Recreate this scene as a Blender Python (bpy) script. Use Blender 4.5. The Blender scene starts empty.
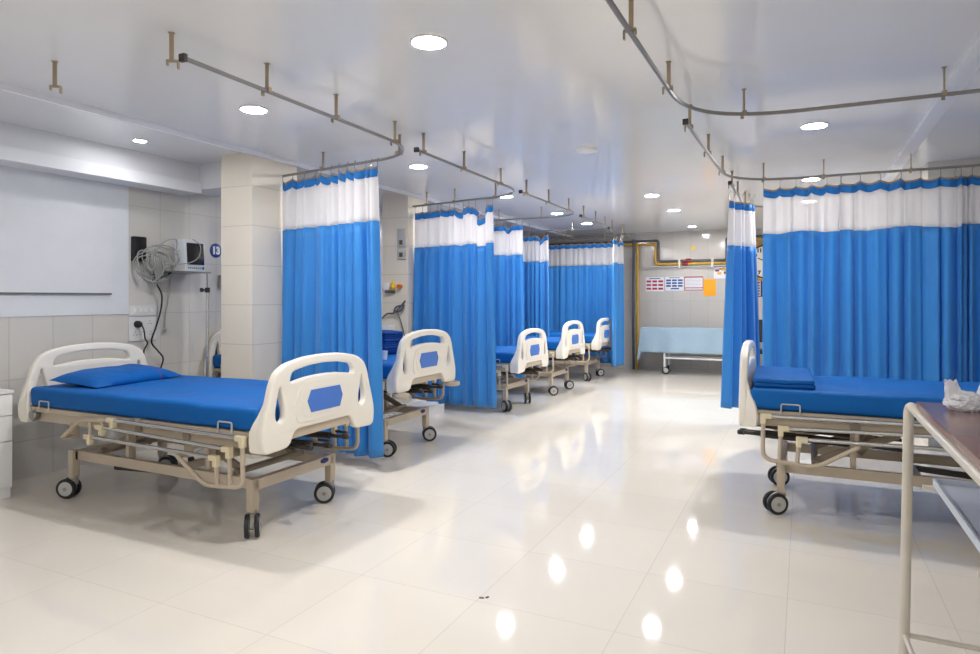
import bpy, bmesh, math, random
from mathutils import Vector, Matrix, noise
R = math.radians
PI = math.pi
random.seed(7)
scn = bpy.context.scene
COL = scn.collection

# ------------------------------------------------------------------ materials
def lin(r, g, b):
    def f(v):
        v /= 255.0
        return v / 12.92 if v <= 0.04045 else ((v + 0.055) / 1.055) ** 2.4
    return (f(r), f(g), f(b), 1.0)

def mat(name, rgb, rough=0.5, metal=0.0, bump=0.0, bscale=60.0, spec=0.5, var=0.04, coat=0.0):
    m = bpy.data.materials.new(name); m.use_nodes = True
    nt = m.node_tree; N = nt.nodes; L = nt.links
    b = N['Principled BSDF']
    b.inputs['Roughness'].default_value = rough
    b.inputs['Metallic'].default_value = metal
    b.inputs['Specular IOR Level'].default_value = spec
    b.inputs['Coat Weight'].default_value = coat
    tc = N.new('ShaderNodeTexCoord')
    nz = N.new('ShaderNodeTexNoise'); nz.inputs['Scale'].default_value = 6.0; nz.inputs['Detail'].default_value = 4
    L.new(tc.outputs['Object'], nz.inputs['Vector'])
    mx = N.new('ShaderNodeMix'); mx.data_type = 'RGBA'
    c = lin(*rgb)
    mx.inputs['A'].default_value = tuple(min(1, v * (1 - var)) for v in c[:3]) + (1,)
    mx.inputs['B'].default_value = tuple(min(1, v * (1 + var)) for v in c[:3]) + (1,)
    L.new(nz.outputs['Fac'], mx.inputs['Factor'])
    L.new(mx.outputs['Result'], b.inputs['Base Color'])
    if bump > 0:
        n2 = N.new('ShaderNodeTexNoise'); n2.inputs['Scale'].default_value = bscale; n2.inputs['Detail'].default_value = 3
        L.new(tc.outputs['Object'], n2.inputs['Vector'])
        bp = N.new('ShaderNodeBump'); bp.inputs['Strength'].default_value = bump; bp.inputs['Distance'].default_value = 0.01
        L.new(n2.outputs['Fac'], bp.inputs['Height']); L.new(bp.outputs['Normal'], b.inputs['Normal'])
    return m

def tile_mat(name, rgb, rgb2, grout, ua, va, tu, tv, ou=0, ov=0, mortar=0.004, rough=0.12, spec=0.5, stagger=0.0, bump=0.15, vein=0.05):
    m = bpy.data.materials.new(name); m.use_nodes = True
    nt = m.node_tree; N = nt.nodes; L = nt.links
    b = N['Principled BSDF']
    b.inputs['Roughness'].default_value = rough
    b.inputs['Specular IOR Level'].default_value = spec
    g = N.new('ShaderNodeNewGeometry'); s = N.new('ShaderNodeSeparateXYZ'); L.new(g.outputs['Position'], s.inputs[0])
    cx = N.new('ShaderNodeCombineXYZ')
    for ax, off, i in ((ua, ou, 0), (va, ov, 1)):
        a = N.new('ShaderNodeMath'); a.operation = 'SUBTRACT'; a.inputs[1].default_value = off - 60 * (tu if i == 0 else tv)
        L.new(s.outputs['XYZ'.index(ax)], a.inputs[0]); L.new(a.outputs[0], cx.inputs[i])
    br = N.new('ShaderNodeTexBrick'); br.offset = stagger; br.squash = 1.0
    br.inputs['Scale'].default_value = 1.0; br.inputs['Brick Width'].default_value = tu; br.inputs['Row Height'].default_value = tv
    br.inputs['Mortar Size'].default_value = mortar; br.inputs['Mortar Smooth'].default_value = 0.2
    br.inputs['Color1'].default_value = lin(*rgb); br.inputs['Color2'].default_value = lin(*rgb2); br.inputs['Mortar'].default_value = lin(*grout)
    L.new(cx.outputs[0], br.inputs['Vector'])
    nz = N.new('ShaderNodeTexNoise'); nz.inputs['Scale'].default_value = 1.7; nz.inputs['Detail'].default_value = 6; nz.inputs['Distortion'].default_value = 1.2
    L.new(g.outputs['Position'], nz.inputs['Vector'])
    mr = N.new('ShaderNodeMapRange'); mr.inputs['To Min'].default_value = 1 - vein; mr.inputs['To Max'].default_value = 1 + vein
    L.new(nz.outputs['Fac'], mr.inputs['Value'])
    mu = N.new('ShaderNodeMix'); mu.data_type = 'RGBA'; mu.blend_type = 'MULTIPLY'; mu.inputs['Factor'].default_value = 1
    L.new(br.outputs['Color'], mu.inputs['A']); L.new(mr.outputs['Result'], mu.inputs['B'])
    L.new(mu.outputs['Result'], b.inputs['Base Color'])
    bp = N.new('ShaderNodeBump'); bp.inputs['Strength'].default_value = bump; bp.inputs['Distance'].default_value = 0.002; bp.invert = True
    L.new(br.outputs['Fac'], bp.inputs['Height']); L.new(bp.outputs['Normal'], b.inputs['Normal'])
    return m

def cloth_mat(name, rgb, trans=0.35, clear=0.0, weave=250.0, stripe=None, sheen=0.2, rough=0.8, spec=0.2, wrinkle=0.0):
    m = bpy.data.materials.new(name); m.use_nodes = True
    nt = m.node_tree; N = nt.nodes; L = nt.links
    b = N['Principled BSDF']; out = N['Material Output']
    b.inputs['Roughness'].default_value = rough; b.inputs['Specular IOR Level'].default_value = spec
    b.inputs['Sheen Weight'].default_value = sheen
    tc = N.new('ShaderNodeTexCoord')
    nz = N.new('ShaderNodeTexNoise'); nz.inputs['Scale'].default_value = 4.0; nz.inputs['Detail'].default_value = 3
    L.new(tc.outputs['Object'], nz.inputs['Vector'])
    mx = N.new('ShaderNodeMix'); mx.data_type = 'RGBA'; c = lin(*rgb)
    mx.inputs['A'].default_value = tuple(v * 0.94 for v in c[:3]) + (1,); mx.inputs['B'].default_value = tuple(min(1, v * 1.06) for v in c[:3]) + (1,)
    L.new(nz.outputs['Fac'], mx.inputs['Factor'])
    col = mx.outputs['Result']
    if stripe:
        s = N.new('ShaderNodeSeparateXYZ'); L.new(tc.outputs['Object'], s.inputs[0])
        acc = None
        for ax, pos, wd in stripe:
            a = N.new('ShaderNodeMath'); a.operation = 'COMPARE'; a.inputs[1].default_value = pos; a.inputs[2].default_value = wd
            L.new(s.outputs['XYZ'.index(ax)], a.inputs[0])
            if acc is None: acc = a.outputs[0]
            else:
                mm = N.new('ShaderNodeMath'); mm.operation = 'MAXIMUM'; L.new(acc, mm.inputs[0]); L.new(a.outputs[0], mm.inputs[1]); acc = mm.outputs[0]
        m2 = N.new('ShaderNodeMix'); m2.data_type = 'RGBA'; m2.inputs['B'].default_value = lin(118, 48, 100)
        L.new(acc, m2.inputs['Factor']); L.new(col, m2.inputs['A']); col = m2.outputs['Result']
    L.new(col, b.inputs['Base Color'])
    wv = N.new('ShaderNodeTexNoise'); wv.inputs['Scale'].default_value = weave; L.new(tc.outputs['Object'], wv.inputs['Vector'])
    bp = N.new('ShaderNodeBump'); bp.inputs['Strength'].default_value = 0.15; bp.inputs['Distance'].default_value = 0.003
    L.new(wv.outputs['Fac'], bp.inputs['Height'])
    nrm = bp.outputs['Normal']
    if wrinkle > 0:
        w2 = N.new('ShaderNodeTexNoise'); w2.inputs['Scale'].default_value = 5.0; w2.inputs['Detail'].default_value = 3; w2.inputs['Distortion'].default_value = 0.8
        L.new(tc.outputs['Object'], w2.inputs['Vector'])
        b2 = N.new('ShaderNodeBump'); b2.inputs['Strength'].default_value = wrinkle; b2.inputs['Distance'].default_value = 0.03
        L.new(w2.outputs['Fac'], b2.inputs['Height']); L.new(nrm, b2.inputs['Normal']); nrm = b2.outputs['Normal']
    L.new(nrm, b.inputs['Normal'])
    sh = b.outputs[0]
    if trans > 0:
        t = N.new('ShaderNodeBsdfTranslucent'); L.new(col, t.inputs['Color'])
        ms = N.new('ShaderNodeMixShader'); ms.inputs[0].default_value = trans
        L.new(sh, ms.inputs[1]); L.new(t.outputs[0], ms.inputs[2]); sh = ms.outputs[0]
    if clear > 0:
        t = N.new('ShaderNodeBsdfTransparent')
        ms = N.new('ShaderNodeMixShader'); ms.inputs[0].default_value = clear
        L.new(sh, ms.inputs[1]); L.new(t.outputs[0], ms.inputs[2]); sh = ms.outputs[0]
    L.new(sh, out.inputs['Surface'])
    return m

def emit_mat(name, rgb, strength):
    m = bpy.data.materials.new(name); m.use_nodes = True
    b = m.node_tree.nodes['Principled BSDF']
    b.inputs['Base Color'].default_value = (0.8, 0.8, 0.8, 1)
    b.inputs['Emission Color'].default_value = lin(*rgb); b.inputs['Emission Strength'].default_value = strength
    return m

M = dict(
    ceiling=mat('glossy white ceiling', (237, 237, 238), 0.13, spec=0.32, var=0.015),
    white=mat('white paint', (236, 237, 240), 0.45, var=0.02),
    plaster=mat('whitewashed plaster', (226, 229, 234), 0.7, bump=0.25, bscale=9, var=0.05),
    board=mat('white board', (228, 230, 233), 0.5, bump=0.1, bscale=5, var=0.04),
    shadowgap=mat('grey painted shadow gap', (110, 110, 112), 0.6),
    floor=tile_mat('cream vitrified floor tile', (226, 219, 207), (223, 216, 204), (202, 194, 181), 'X', 'Y', 0.602, 0.602, -0.663, 3.10, 0.0015, 0.05, 0.3, vein=0.03, bump=0.1),
    wall_x=tile_mat('cream wall tile side', (217, 214, 208), (213, 210, 204), (194, 190, 184), 'Y', 'Z', 0.3, 0.45, 3.578, 0.27, 0.003, 0.18, 0.5),
    wall_y=tile_mat('grey cream wall tile end', (206, 200, 192), (200, 195, 188), (184, 178, 170), 'X', 'Z', 0.3, 0.6, -2.7, 0.05, 0.003, 0.12, 0.5),
    pillar=tile_mat('cream pillar tile', (236, 227, 211), (234, 225, 209), (214, 205, 190), 'X', 'Z', 2.0, 0.322, -5.2, 2.48 - 6 * 0.322 - 0.27, 0.004, 0.5, 0.3, vein=0.03),
    abs=mat('cream moulded plastic', (240, 234, 221), 0.32, var=0.02, coat=0.15),
    blue_panel=mat('blue inlay', (72, 120, 205), 0.35),
    beige=mat('beige powder coated steel', (193, 178, 157), 0.38, var=0.06),
    beige_dark=mat('worn beige steel', (150, 136, 118), 0.45, var=0.15),
    chrome=mat('brushed steel tube', (196, 196, 194), 0.22, 0.9),
    steel=mat('dull steel', (150, 148, 144), 0.35, 0.8),
    dark=mat('dark steel', (58, 54, 50), 0.45, 0.3),
    cream=mat('ivory plastic joint', (226, 213, 178), 0.4),
    rubber=mat('black tyre rubber', (34, 35, 38), 0.5),
    hub=mat('pale grey hub', (188, 187, 183), 0.4),
    fork=mat('grey fork plastic', (150, 146, 138), 0.4),
    deckgrey=mat('grey deck board', (196, 190, 180), 0.5),
    red=mat('red button', (170, 30, 28), 0.4),
    sheet=cloth_mat('blue bed sheet', (0, 94, 170), 0.0, 0, 300, [('Y', -0.24, 0.0035), ('Y', 0.2, 0.0035)], 0.0, 0.65, 0.25, 0.22),
    pillow=cloth_mat('blue pillow cover', (0, 90, 166), 0.0, 0, 300, [('Y', 0.17, 0.004)], 0.0, 0.6, 0.25, 0.35),
    darkblanket=cloth_mat('navy blanket', (12, 62, 132), 0, 0, 200, None, 0.0, 0.8, 0.2, 0.3),
    curtain=cloth_mat('blue curtain cloth', (64, 154, 226), 0.28, 0, 280, None, 0.25, 0.5, 0.4),
    header=cloth_mat('blue header band', (40, 134, 212), 0.2, 0, 280, None, 0.2, 0.55, 0.35),
    net=cloth_mat('white mesh net', (240, 238, 238), 0.4, 0.22, 400, None, 0.0, 0.8),
    tape=mat('tan heading tape', (176, 150, 122), 0.8),
    track=mat('grey aluminium rail', (146, 142, 136), 0.35, 0.3),
    hanger=mat('tan hanger strap', (170, 152, 126), 0.45, 0.1),
    lamp=emit_mat('lamp diffuser', (252, 251, 252), 172.0),
    lamp_small=emit_mat('small lamp diffuser', (252, 251, 252), 60.0),
    ring=mat('white lamp ring', (240, 240, 240), 0.35),
    black=mat('black plastic', (24, 24, 26), 0.4),
    screen=mat('dark screen', (44, 42, 46), 0.15, var=0.02),
    device=mat('white device shell', (226, 230, 236), 0.35),
    keyblue=mat('blue key strip', (70, 130, 180), 0.4),
    plate=mat('switch plate', (226, 226, 224), 0.35),
    socket=mat('grey socket holes', (90, 90, 92), 0.5),
    cable=mat('pale grey cable', (158, 160, 156), 0.45),
    cable_dark=mat('black cable', (32, 32, 34), 0.5),
    signblue=mat('navy sign', (24, 62, 146), 0.35),
    signwhite=mat('white numerals', (244, 244, 244), 0.5),
    cabinet=mat('white laminate', (236, 236, 234), 0.35, var=0.015),
    brown=mat('brown laminate', (124, 92, 84), 0.22, var=0.05),
    brown_edge=mat('dark brown edging', (92, 62, 54), 0.4),
    tube=mat('cream painted tube', (206, 199, 186), 0.35, 0.0, var=0.08),
    tray=mat('stainless tray', (202, 210, 222), 0.38, 0.35, bump=0.04, bscale=12),
    cloth_grey=cloth_mat('pale blue drape', (160, 184, 200), 0.0, 0, 260, None, 0.1, 0.8, 0.2, 0.25),
    pipe_yellow=mat('yellow gas pipe', (206, 160, 40), 0.4),
    pipe_grey=mat('dark grey pipe', (88, 90, 96), 0.4),
    pipe_white=mat('pale pipe', (190, 190, 190), 0.4),
    clip=mat('pale pipe clip', (214, 208, 196), 0.5),
    valve=mat('red valve', (138, 40, 44), 0.4),
    paper=mat('white paper', (232, 232, 238), 0.6),
    ink_red=mat('red print', (176, 34, 54), 0.6),
    ink_blue=mat('blue print', (34, 90, 150), 0.6),
    ink_navy=mat('navy print', (30, 40, 110), 0.6),
    ink_yellow=mat('yellow print', (222, 176, 50), 0.6),
    orange=mat('orange paper', (250, 172, 26), 0.6),
    gold=mat('gilt rim', (206, 150, 40), 0.35, 0.4),
    face=mat('clock face', (236, 232, 220), 0.5),
    cornice=mat('white cornice', (244, 245, 248), 0.4, var=0.01),
    yellow=mat('yellow plastic', (240, 196, 20), 0.4),
    orange_plastic=mat('orange plastic', (222, 120, 34), 0.4),
)

def bag_mat():
    m = bpy.data.materials.new('thin plastic bag'); m.use_nodes = True
    nt = m.node_tree; N = nt.nodes; L = nt.links
    b = N['Principled BSDF']; b.inputs['Base Color'].default_value = (0.97, 0.97, 0.98, 1); b.inputs['Roughness'].default_value = 0.22
    nz = N.new('ShaderNodeTexNoise'); nz.inputs['Scale'].default_value = 40; tc = N.new('ShaderNodeTexCoord'); L.new(tc.outputs['Object'], nz.inputs['Vector'])
    bp = N.new('ShaderNodeBump'); bp.inputs['Strength'].default_value = 0.6; bp.inputs['Distance'].default_value = 0.01
    L.new(nz.outputs['Fac'], bp.inputs['Height']); L.new(bp.outputs['Normal'], b.inputs['Normal'])
    t = N.new('ShaderNodeBsdfTransparent'); ms = N.new('ShaderNodeMixShader'); ms.inputs[0].default_value = 0.3
    L.new(b.outputs[0], ms.inputs[1]); L.new(t.outputs[0], ms.inputs[2]); L.new(ms.outputs[0], N['Material Output'].inputs['Surface'])
    return m
M['bag'] = bag_mat()

# ------------------------------------------------------------------ mesh builder
class MB:
    def __init__(self): self.bm = bmesh.new()
    def _add(self, verts, faces):
        vs = [self.bm.verts.new(v) for v in verts]
        for f in faces:
            try: self.bm.faces.new([vs[i] for i in f])
            except ValueError: pass
        return vs
    def box(self, c, s, rot=None, bev=0.0):
        b = bmesh.new(); bmesh.ops.create_cube(b, size=1.0)
        for v in b.verts: v.co = Vector((v.co.x * s[0], v.co.y * s[1], v.co.z * s[2]))
        if bev > 0: bmesh.ops.bevel(b, geom=list(b.edges), offset=bev, segments=2, affect='EDGES', profile=0.7)
        mt = Matrix.Translation(c)
        if rot is not None: mt = mt @ rot.to_4x4()
        self.merge(b, mt); return self
    def b2(self, lo, hi, bev=0.0):
        return self.box([(a + b) / 2 for a, b in zip(lo, hi)], [abs(b - a) for a, b in zip(lo, hi)], None, bev)
    def merge(self, b, mt=Matrix.Identity(4)):
        b.verts.index_update(); vs = [self.bm.verts.new(mt @ v.co) for v in b.verts]
        for f in b.faces:
            try: self.bm.faces.new([vs[v.index] for v in f.verts])
            except ValueError: pass
        b.free()
    def bar(self, p, q, w, h, bev=0.0, up=(0, 0, 1)):
        p, q = Vector(p), Vector(q); d = q - p; x = d.normalized(); u = Vector(up)
        if abs(x.dot(u)) > 0.98: u = Vector((1, 0, 0))
        y = u.cross(x).normalized(); z = x.cross(y)
        rot = Matrix((x, y, z)).transposed()
        return self.box((p + q) / 2, (d.length, w, h), rot, bev)
    def tube(self, pts, r, n=10, cap=True, closed=False):
        pts = [Vector(p) for p in pts]; k = len(pts); rings = []
        prev = None
        for i, p in enumerate(pts):
            a = pts[(i - 1) % k] if (i > 0 or closed) else p
            b = pts[(i + 1) % k] if (i < k - 1 or closed) else p
            t = (b - a).normalized()
            if prev is None:
                u = Vector((0, 0, 1)) if abs(t.z) < 0.9 else Vector((1, 0, 0))
                u = (u - t * u.dot(t)).normalized()
            else:
                u = (prev - t * prev.dot(t)).normalized()
            prev = u; w = t.cross(u)
            rr = r[i] if isinstance(r, (list, tuple)) else r
            rings.append([self.bm.verts.new(p + (u * math.cos(2 * PI * j / n) + w * math.sin(2 * PI * j / n)) * rr) for j in range(n)])
        m = k if closed else k - 1
        for i in range(m):
            A, B = rings[i], rings[(i + 1) % k]
            for j in range(n):
                self.bm.faces.new((A[j], A[(j + 1) % n], B[(j + 1) % n], B[j]))
        if cap and not closed:
            self.bm.faces.new(list(reversed(rings[0]))); self.bm.faces.new(rings[-1])
        return self
    def cyl(self, p, q, r, n=16): return self.tube([p, q], r, n)
    def lathe(self, prof, c=(0, 0, 0), axis='Z', n=24, cap=True):
        rings = []
        for (r, h) in prof:
            ring = []
            for j in range(n):
                a = 2 * PI * j / n
                v = Vector((r * math.cos(a), r * math.sin(a), h))
                if axis == 'Y': v = Vector((v.x, v.z, -v.y))
                if axis == 'X': v = Vector((v.z, v.x, v.y))
                ring.append(self.bm.verts.new(v + Vector(c)))
            rings.append(ring)
        for A, B in zip(rings, rings[1:]):
            for j in range(n): self.bm.faces.new((A[j], A[(j + 1) % n], B[(j + 1) % n], B[j]))
        if cap: self.bm.faces.new(list(reversed(rings[0]))); self.bm.faces.new(rings[-1])
        return self
    def prism(self, poly, plane, d0, d1):
        def P(a, b, d): return {'YZ': (d, a, b), 'XZ': (a, d, b), 'XY': (a, b, d)}[plane]
        n = len(poly)
        self._add([P(a, b, d0) for a, b in poly] + [P(a, b, d1) for a, b in poly],
                  [tuple(range(n)), tuple(range(2 * n - 1, n - 1, -1))] + [(i, n + i, n + (i + 1) % n, (i + 1) % n) for i in range(n)])
        return self
    def grid(self, fn, nu, nv, flip=False):
        vs = [[self.bm.verts.new(fn(i / nu, j / nv)) for j in range(nv + 1)] for i in range(nu + 1)]
        for i in range(nu):
            for j in range(nv): self.bm.faces.new((vs[i][j], vs[i + 1][j], vs[i + 1][j + 1], vs[i][j + 1]))
        return self
    def mesh(self, name, material, smooth=40, fix=True):
        if fix: bmesh.ops.recalc_face_normals(self.bm, faces=self.bm.faces)
        me = bpy.data.meshes.new(name); self.bm.to_mesh(me); self.bm.free()
        if material: me.materials.append(material)
        if smooth:
            me.polygons.foreach_set('use_smooth', [True] * len(me.polygons))
            me.set_sharp_from_angle(angle=R(smooth))
        return me
    def build(self, name, material, parent=None, loc=None, smooth=40, fix=True):
        return link(name, self.mesh(name, material, smooth, fix), parent, loc)

def link(name, me, parent=None, loc=None):
    o = bpy.data.objects.new(name, me); COL.objects.link(o)
    if parent is not None: o.parent = parent
    if loc is not None: o.location = loc
    return o
def tag(o, label, cat, group=None):
    o['label'] = label; o['category'] = cat
    if group: o['group'] = group
    return o
def empty(name, loc, label, cat, group=None, rz=0.0):
    o = bpy.data.objects.new(name, None); o.empty_display_size = 0.1; COL.objects.link(o)
    o.location = loc; o.rotation_euler = (0, 0, rz)
    return tag(o, label, cat, group)
def struct(o, label=None):
    o['kind'] = 'structure'
    if label: o['label'] = label
    return o
def copy_tree(o, parent=None):
    c = o.copy(); COL.objects.link(c)
    if parent is not None: c.parent = parent
    for ch in [k for k in bpy.data.objects if k.parent is o]: copy_tree(ch, c)
    return c
def arc(c, r, a0, a1, n, z=None, plane='XY'):
    out = []
    for i in range(n + 1):
        a = R(a0 + (a1 - a0) * i / n)
        out.append((c[0] + r * math.cos(a), c[1] + r * math.sin(a)))
    return out
def smooth_path(pts, rad, n=6):
    """round the inner corners of a 3D polyline"""
    pts = [Vector(p) for p in pts]; out = [pts[0]]
    for a, b, c in zip(pts, pts[1:], pts[2:]):
        u = (a - b); w = (c - b); rr = min(rad, u.length * 0.49, w.length * 0.49)
        p, q = b + u.normalized() * rr, b + w.normalized() * rr
        for i in range(n + 1):
            t = i / n; out.append(p * (1 - t) ** 2 + b * 2 * t * (1 - t) + q * t * t)
    out.append(pts[-1]); return out
def spline_path(pts, n=8):
    P = [Vector(p) for p in pts]; P = [P[0]] + P + [P[-1]]; out = []
    for i in range(1, len(P) - 2):
        for k in range(n):
            t = k / n; a, b, c, d = P[i - 1], P[i], P[i + 1], P[i + 2]
            out.append(0.5 * ((2 * b) + (c - a) * t + (2 * a - 5 * b + 4 * c - d) * t * t + (3 * b - a - 3 * c + d) * t ** 3))
    out.append(P[-2]); return out

# ------------------------------------------------------------------ camera
cam_d = bpy.data.cameras.new('camera'); cam = bpy.data.objects.new('camera', cam_d); COL.objects.link(cam)
cam.location = (0, 0, 1.3); cam.rotation_euler = (R(90), 0, math.atan(313 / 652))
cam_d.sensor_width = 36; cam_d.lens = 652 / 980 * 36; cam_d.shift_y = -29 / 980; cam_d.clip_start = 0.05
scn.camera = cam
scn.view_settings.view_transform = 'Standard'; scn.view_settings.look = 'None'
scn.view_settings.exposure = 1.36; scn.view_settings.gamma = 1.0; scn.view_settings.use_curve_mapping = False
w = bpy.data.worlds.new('world'); scn.world = w; w.use_nodes = True
w.node_tree.nodes['Background'].inputs[0].default_value = (0.05, 0.05, 0.055, 1)

# ------------------------------------------------------------------ the room
XL, XR, YB, YF, H = -5.05, 2.25, 11.95, -2.6, 2.48
def slab(name, lo, hi, m): return struct(MB().b2(lo, hi).build(name, m, smooth=0))
slab('floor', (XL - .2, YF - .2, -0.1), (XR + .2, YB + .2, 0), M['floor'])
slab('ceiling', (XL - .2, YF - .2, H), (XR + .2, YB + .2, H + 0.1), M['ceiling'])
slab('wall_left', (XL - .1, YF, 0), (XL, YB, H), M['wall_x'])
slab('wall_right', (XR, YF, 0), (XR + .1, YB, H), M['wall_x'])
slab('wall_back', (XL, YB, 0), (XR, YB + .1, H), M['wall_y'])
slab('wall_front', (XL, YF - .1, 0), (XR, YF, H), M['white'])
slab('trim_1', (XL, YF, 1.168), (XL + .008, 3.578, H), M['plaster'])
t = struct(MB().b2((XL + .008, 0.6, 1.34), (XL + .02, 3.42, 1.955)).build('trim_2', M['board'], smooth=0))
struct(MB().b2((XL + .008, 0.6, 1.326), (XL + .026, 3.42, 1.34)).build('trim_3', M['shadowgap'], smooth=0))  # grey strip paints the shade in the gap under the board
# ceiling beam along the left wall with its lower lip, and the cross beam at the pillar
slab('trim_4', (XL, YF, 2.225), (-4.83, 4.1, H), M['white'])
slab('trim_5', (-4.83, YF, 2.222), (-4.79, 4.09, 2.315), M['cornice'])
slab('trim_6', (XL, 4.1, 2.26), (-4.39, 4.45, H), M['white'])
def cornice(name, x0, x1):
    b = MB()
    k = 4
    for i in range(k):
        a = x0 + (x1 - x0) * i / k; c = x0 + (x1 - x0) * (i + 0.9) / k
        b.b2((a, YF, H - 0.008 - 0.009 * i), (c, YB, H))
    return struct(b.build(name, M['cornice'], smooth=0))
cornice('trim_7', -4.045, -3.955); cornice('trim_8', 0.81, 0.70)
def pillar(name, y0, y1, x0=-4.345, x1=-4.0):
    return struct(MB().b2((x0, y0, 0), (x1, y1, H)).build(name, M['pillar'], smooth=0))
pillar('wall_pillar_near', 3.905, 4.42); pillar('wall_pillar_far', 6.2, 6.62)
pillar('wall_pillar_right', 6.75, 7.2, 0.98, 1.42)
slab('trim_9', (-4.39, 6.08, 0), (-3.66, 6.2, 0.12), M['white'])
slab('trim_10', (-4.0, 6.2, 0), (-3.66, 6.43, 0.12), M['white'])
struct(MB().b2((-2.8, YB - 0.012, 0), (XR, YB, 0.1)).build('baseboard_back', M['wall_y'], smooth=0))

# ------------------------------------------------------------------ ceiling lamps
def lamp_mesh(r, m):
    ring = MB().lathe([(r, 0), (r, -0.008), (r * 1.12, -0.010), (r * 1.16, -0.004), (r * 1.16, 0)], n=32).mesh('trim_ring', M['ring'])
    disc = MB().lathe([(0.01, -0.004), (r * 0.99, -0.004), (r * 0.99, -0.0095), (0.01, -0.0105)], n=32).mesh('diffuser', m)
    return ring, disc
LB = lamp_mesh(0.074, M['lamp']); LS = lamp_mesh(0.042, M['lamp_small']); LM = lamp_mesh(0.055, M['lamp'])
def lamp(x, y, label, small=False, group='round ceiling downlights'):
    o = empty('ceiling_downlight', (x, y, H), label, 'ceiling light', group)
    a, b = LM if small == 2 else LS if small else LB
    link('trim_ring', a, o); link('diffuser', b, o)
for x, y, lb in [
    (-1.55, 2.58, 'largest round ceiling downlight, above the near end of the aisle'),
    (-3.09, 3.03, 'round ceiling downlight above the nearest left bed'),
    (-3.10, 4.98, 'round ceiling downlight beyond the first curtain, above the second left bed'),
    (-3.10, 6.88, 'round ceiling downlight above the third left bed, beyond the second curtain track'),
    (-3.08, 8.57, 'round ceiling downlight above the fourth left bed from the camera'),
    (-3.08, 9.95, 'small-looking round ceiling downlight above the farthest left bed'),
    (-1.56, 7.54, 'round ceiling downlight above the middle of the far aisle'),
    (-1.56, 8.95, 'round ceiling downlight second from the end wall along the aisle'),
    (0.07, 4.97, 'round ceiling downlight above the right-hand bed'),
    (0.07, 7.2, 'round ceiling downlight just behind the wide right curtain rail'),
    (0.07, 8.82, 'round ceiling downlight seen through the white net of the right curtain'),
    (-1.55, 0.0, 'added unseen ceiling downlight above the camera side of the aisle'),  # rest of this list: out-of-view lamps added to give the room light
    (0.6, -1.2, 'added unseen ceiling downlight at the right behind the camera'),
    (-1.55, -1.6, 'added unseen ceiling downlight farthest behind the camera')]:
    lamp(x, y, lb)
lamp(-1.64, 11.1, 'small round ceiling spotlight nearest the end wall with pipes', 2, None)
lamp(-4.464, 3.258, 'small round spotlight in the ceiling left of the near pillar', True, None)
sd = MB().lathe([(0.085, 0), (0.085, -0.012), (0.075, -0.022), (0.02, -0.026), (0.001, -0.026)], n=28).build('speaker_cover', M['ring'], loc=(-1.549, 4.984, H))
tag(sd, 'unlit flat white round cover on the ceiling above the aisle', 'ceiling cover')

# ------------------------------------------------------------------ curtain tracks
ZT = 2.34
def hanger_mesh():
    b = MB()
    b.box((0, 0, (H - ZT) / 2 + 0.004), (0.019, 0.008, H - ZT - 0.008), None, 0.002)
    b.box((0, 0, H - ZT - 0.002), (0.026, 0.02, 0.004))
    b.box((0.004, 0, 0.013), (0.05, 0.02, 0.008), None, 0.001)
    b.box((0.028, 0, -0.004), (0.007, 0.018, 0.034), None, 0.001)
    b.box((-0.018, 0, 0.004), (0.007, 0.018, 0.022), None, 0.001)
    return b.mesh('hanger', M['hanger'])
HM = hanger_mesh()
def resample(pts, step=0.02):
    pts = [Vector(p) for p in pts]; d = [0]
    for a, b in zip(pts, pts[1:]): d.append(d[-1] + (b - a).length)
    return pts, d
def at_len(pd, s):
    pts, d = pd
    for i in range(len(d) - 1):
        if s <= d[i + 1] or i == len(d) - 2:
            t = (s - d[i]) / max(1e-6, d[i + 1] - d[i]); p = pts[i].lerp(pts[i + 1], t); return p, (pts[i + 1] - pts[i]).normalized()
def track(path, label, hangers, rad=0.45):
    """path: XY corner points; hangers: distances along the smoothed path"""
    p3 = smooth_path([(x, y, 0) for x, y in path], rad, 12)
    o = empty('curtain_track', (path[0][0], path[0][1], ZT), label, 'curtain track', 'ceiling curtain tracks')
    base = Vector((path[0][0], path[0][1], 0))
    q = [p - base for p in p3]
    # rail: rounded channel
    MB().tube(q, 0.011, 8).build('rail', M['track'], o)
    pd = resample(p3)
    for s in hangers:
        p, tg = at_len(pd, min(s, pd[1][-1]))
        h = link('hanger', HM, o, p - base); h.rotation_euler = (0, 0, math.atan2(tg.y, tg.x) + PI / 2)
    for s in (0.0,):
        p, tg = at_len(pd, s)
        e = MB().box((0, 0, 0), (0.02, 0.034, 0.034), None, 0.003).build('end_stop', M['dark'], o, p - base); e.rotation_euler = (0, 0, math.atan2(tg.y, tg.x))
    return o
track([(-2.42, 1.97), (-2.455, 4.0), (-3.995, 4.25)], 'curtain track curving above the nearest left bed to the near pillar', [0.5, 1.05, 1.68, 2.05, 2.95])
track([(-2.445, 3.90), (-2.50, 6.02), (-3.995, 6.30)], 'curtain track curving above the second left bed to the far pillar', [0.1, 0.75, 1.5, 2.35, 2.9, 3.3])
track([(-2.49, 5.88), (-2.51, 7.9), (-5.04, 7.9)], 'curtain track curving above the third left bed', [0.15, 0.8, 1.5, 2.4, 3.0, 3.7])
track([(-2.53, 7.92), (-2.56, 9.48), (-5.04, 9.5)], 'curtain track curving above the fourth left bed', [0.12, 0.7, 1.3, 2.0, 2.7, 3.5])
track([(-2.60, 9.49), (-2.61, 11.02), (-5.04, 11.02)], 'curtain track nearest the end wall, holding the farthest left curtain', [0.2, 0.85, 1.9, 2.6, 3.3], 0.3)
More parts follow.
